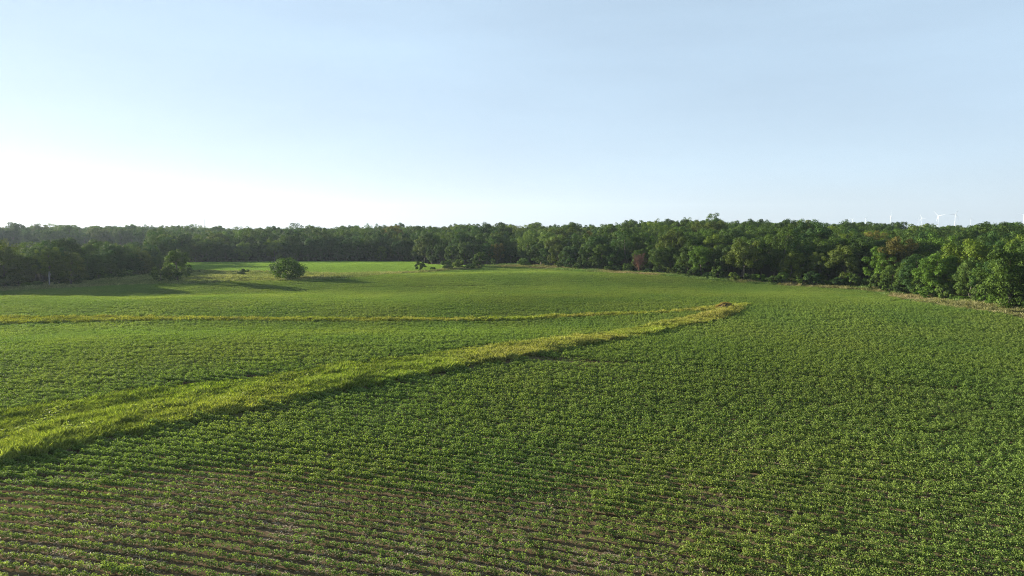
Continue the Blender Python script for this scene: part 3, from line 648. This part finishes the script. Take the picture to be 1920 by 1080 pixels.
# ------------------------------------------------------------------ mast
d = 2400.0; x = tpx(386)*d; z0 = float(terrain(x, d)); Hm = CAMH+(428-411)/FPX*d-z0
o = link("radio_mast", None, None, (x, d, z0)); tag(o, "thin grey radio mast rising above the far wood", "mast")
b = MB(); W_ = 1.7
legs = [(W_*math.cos(a_), W_*math.sin(a_)) for a_ in (0, 2.094, 4.189)]
for lx, ly in legs: b.tube([(lx,ly,0),(lx*.55,ly*.55,Hm)], [.30,.24], 6)
nz = 16
for i in range(nz):
    z1, z2 = Hm*i/nz, Hm*(i+1)/nz; f1, f2 = 1-.45*i/nz, 1-.45*(i+1)/nz
    for k in range(3):
        a_, c_ = legs[k], legs[(k+1) % 3]; b.tube([(a_[0]*f1,a_[1]*f1,z1),(c_[0]*f2,c_[1]*f2,z2)], [.13,.13], 4)
link("lattice", b.me("lattice", [M_STEEL]), o)
b = MB(); b.tube([(0,0,Hm-.5),(0,0,Hm+5)], [.3,.15], 6); link("antenna", b.me("antenna", [M_STEEL], True), o)

# ------------------------------------------------------------------ wind turbines
def rotor_blade(Lb):
    b = MB(); st = [(0,.9,.9,0),(.06,1.0,.95,0),(.16,2.0,.7,.25),(.28,1.9,.5,.18),(.5,1.35,.34,.1),(.75,.85,.22,.05),(.95,.45,.12,.02),(1.0,.08,.04,0)]; k = 10; V = []
    for f, c, th, tw in st:
        for j in range(k):
            a_ = 2*np.pi*j/k; u, v = c*math.cos(a_)-(.25*c), th*math.sin(a_)*.5*(1+.3*math.cos(a_)); V.append((u*math.cos(tw)-v*math.sin(tw), u*math.sin(tw)+v*math.cos(tw), 1.2+f*(Lb-1.2)))
    F = [(i*k+j, i*k+(j+1)%k, (i+1)*k+(j+1)%k, (i+1)*k+j) for i in range(len(st)-1) for j in range(k)]
    b.add(np.array(V), F); return b.me("blade", [M_WHITE], True)
BLADE = rotor_blade(45.0)
b = MB(); b.box((0,2.2,0), (3.6,9.5,3.8)); NAC = b.me("nacelle", [M_WHITE])
import bmesh
bm = bmesh.new(); bm.from_mesh(NAC); bmesh.ops.bevel(bm, geom=list(bm.edges), offset=.6, segments=3, affect='EDGES', profile=.5); bm.to_mesh(NAC); bm.free()
b = MB(); b.tube([(0,-2.6,0),(0,-3.4,0),(0,-4.3,0),(0,-5.0,0),(0,-5.3,0)], [1.7,1.75,1.45,.8,.1], 16); HUB = b.me("hub", [M_WHITE], True)
TUR = [  # hub px x, y, distance, yaw (0 = rotor faces the camera), angle of the first blade, label
    (1787,402,4270,20,62,"tallest white wind turbine, right of the pair, one blade pointing left"),
    (1755.5,405,4300,-15,132,"white wind turbine left of the tallest one, blades spread like a Y"),
    (1666.5,405,4500,82,88,"white wind turbine standing alone with its rotor turned edge-on"),
    (1620,409.5,5200,25,58,"small white wind turbine left of the lone edge-on one"),
    (1724.8,409,5000,-20,115,"small white wind turbine between the edge-on one and the Y-shaped one"),
    (1718,411,5600,30,200,"faint distant wind turbine close beside a small one's left blades"),
    (1816,409.5,5600,20,75,"faint small wind turbine just right of the tallest one"),
    (1914.5,402.3,4900,15,52,"white wind turbine cut by the photo's right edge"),
    (1588.5,411,5800,40,70,"faintest distant wind turbine, leftmost over the right wood"),
    (1595.5,411.5,5900,-25,40,"faint distant wind turbine next to the leftmost faint one")]
for px, py, d, yaw, ang, lab in TUR:
    bs = {5200:.66,5000:.66,5600:.54,5800:.46,5900:.46}.get(d, .88)
    x = tpx(px)*d; z0 = float(terrain(x, d)); dz = CAMH+(428-py)/FPX*d; hh = dz-z0
    o = link("wind_turbine", None, None, (x, d, z0)); o.rotation_euler = (0, 0, R_(yaw)-math.atan2(x, d)); tag(o, lab, "wind turbine", "wind turbines beyond the right wood")
    b = MB(); zz = np.linspace(-1, hh-1.9, 8); b.tube(np.c_[np.zeros(8), np.full(8, 1.5*bs), zz], np.linspace(1.9, 1.1, 8)*bs, 20); link("tower", b.me("tower", [M_WHITE], True), o)
    na = link("nacelle", NAC, o, (0,0,hh)); hb = link("hub", HUB, o, (0,0,hh)); na.scale = hb.scale = (bs, bs, bs)
    for k in range(3):
        bl = link("blade", BLADE, o, (0,-3.5*bs,hh)); bl.scale = (bs, bs, bs); bl.rotation_euler = (0, R_(90-(ang+120*k)), 0)

# ------------------------------------------------------------------ haze
HAZE = 1.15e-4
b = MB(); b.box((-700, 2800, 99), (11000, 6600, 240))
m, nt, N, L, pb = mat("haze_air"); N.remove(pb)
pv = N.new("ShaderNodeVolumePrincipled"); pv.inputs['Color'].default_value = (.48,.58,.70,1); pv.inputs['Density'].default_value = HAZE; pv.inputs['Anisotropy'].default_value = .3
L.new(pv.outputs[0], N["Material Output"].inputs['Volume'])
tag(link("haze", b.me("haze", [m])), "thin pale summer haze over the fields and woods", "haze", kind="stuff")
print("trees", len(TREES), "own", len(own), "beans", len(X))
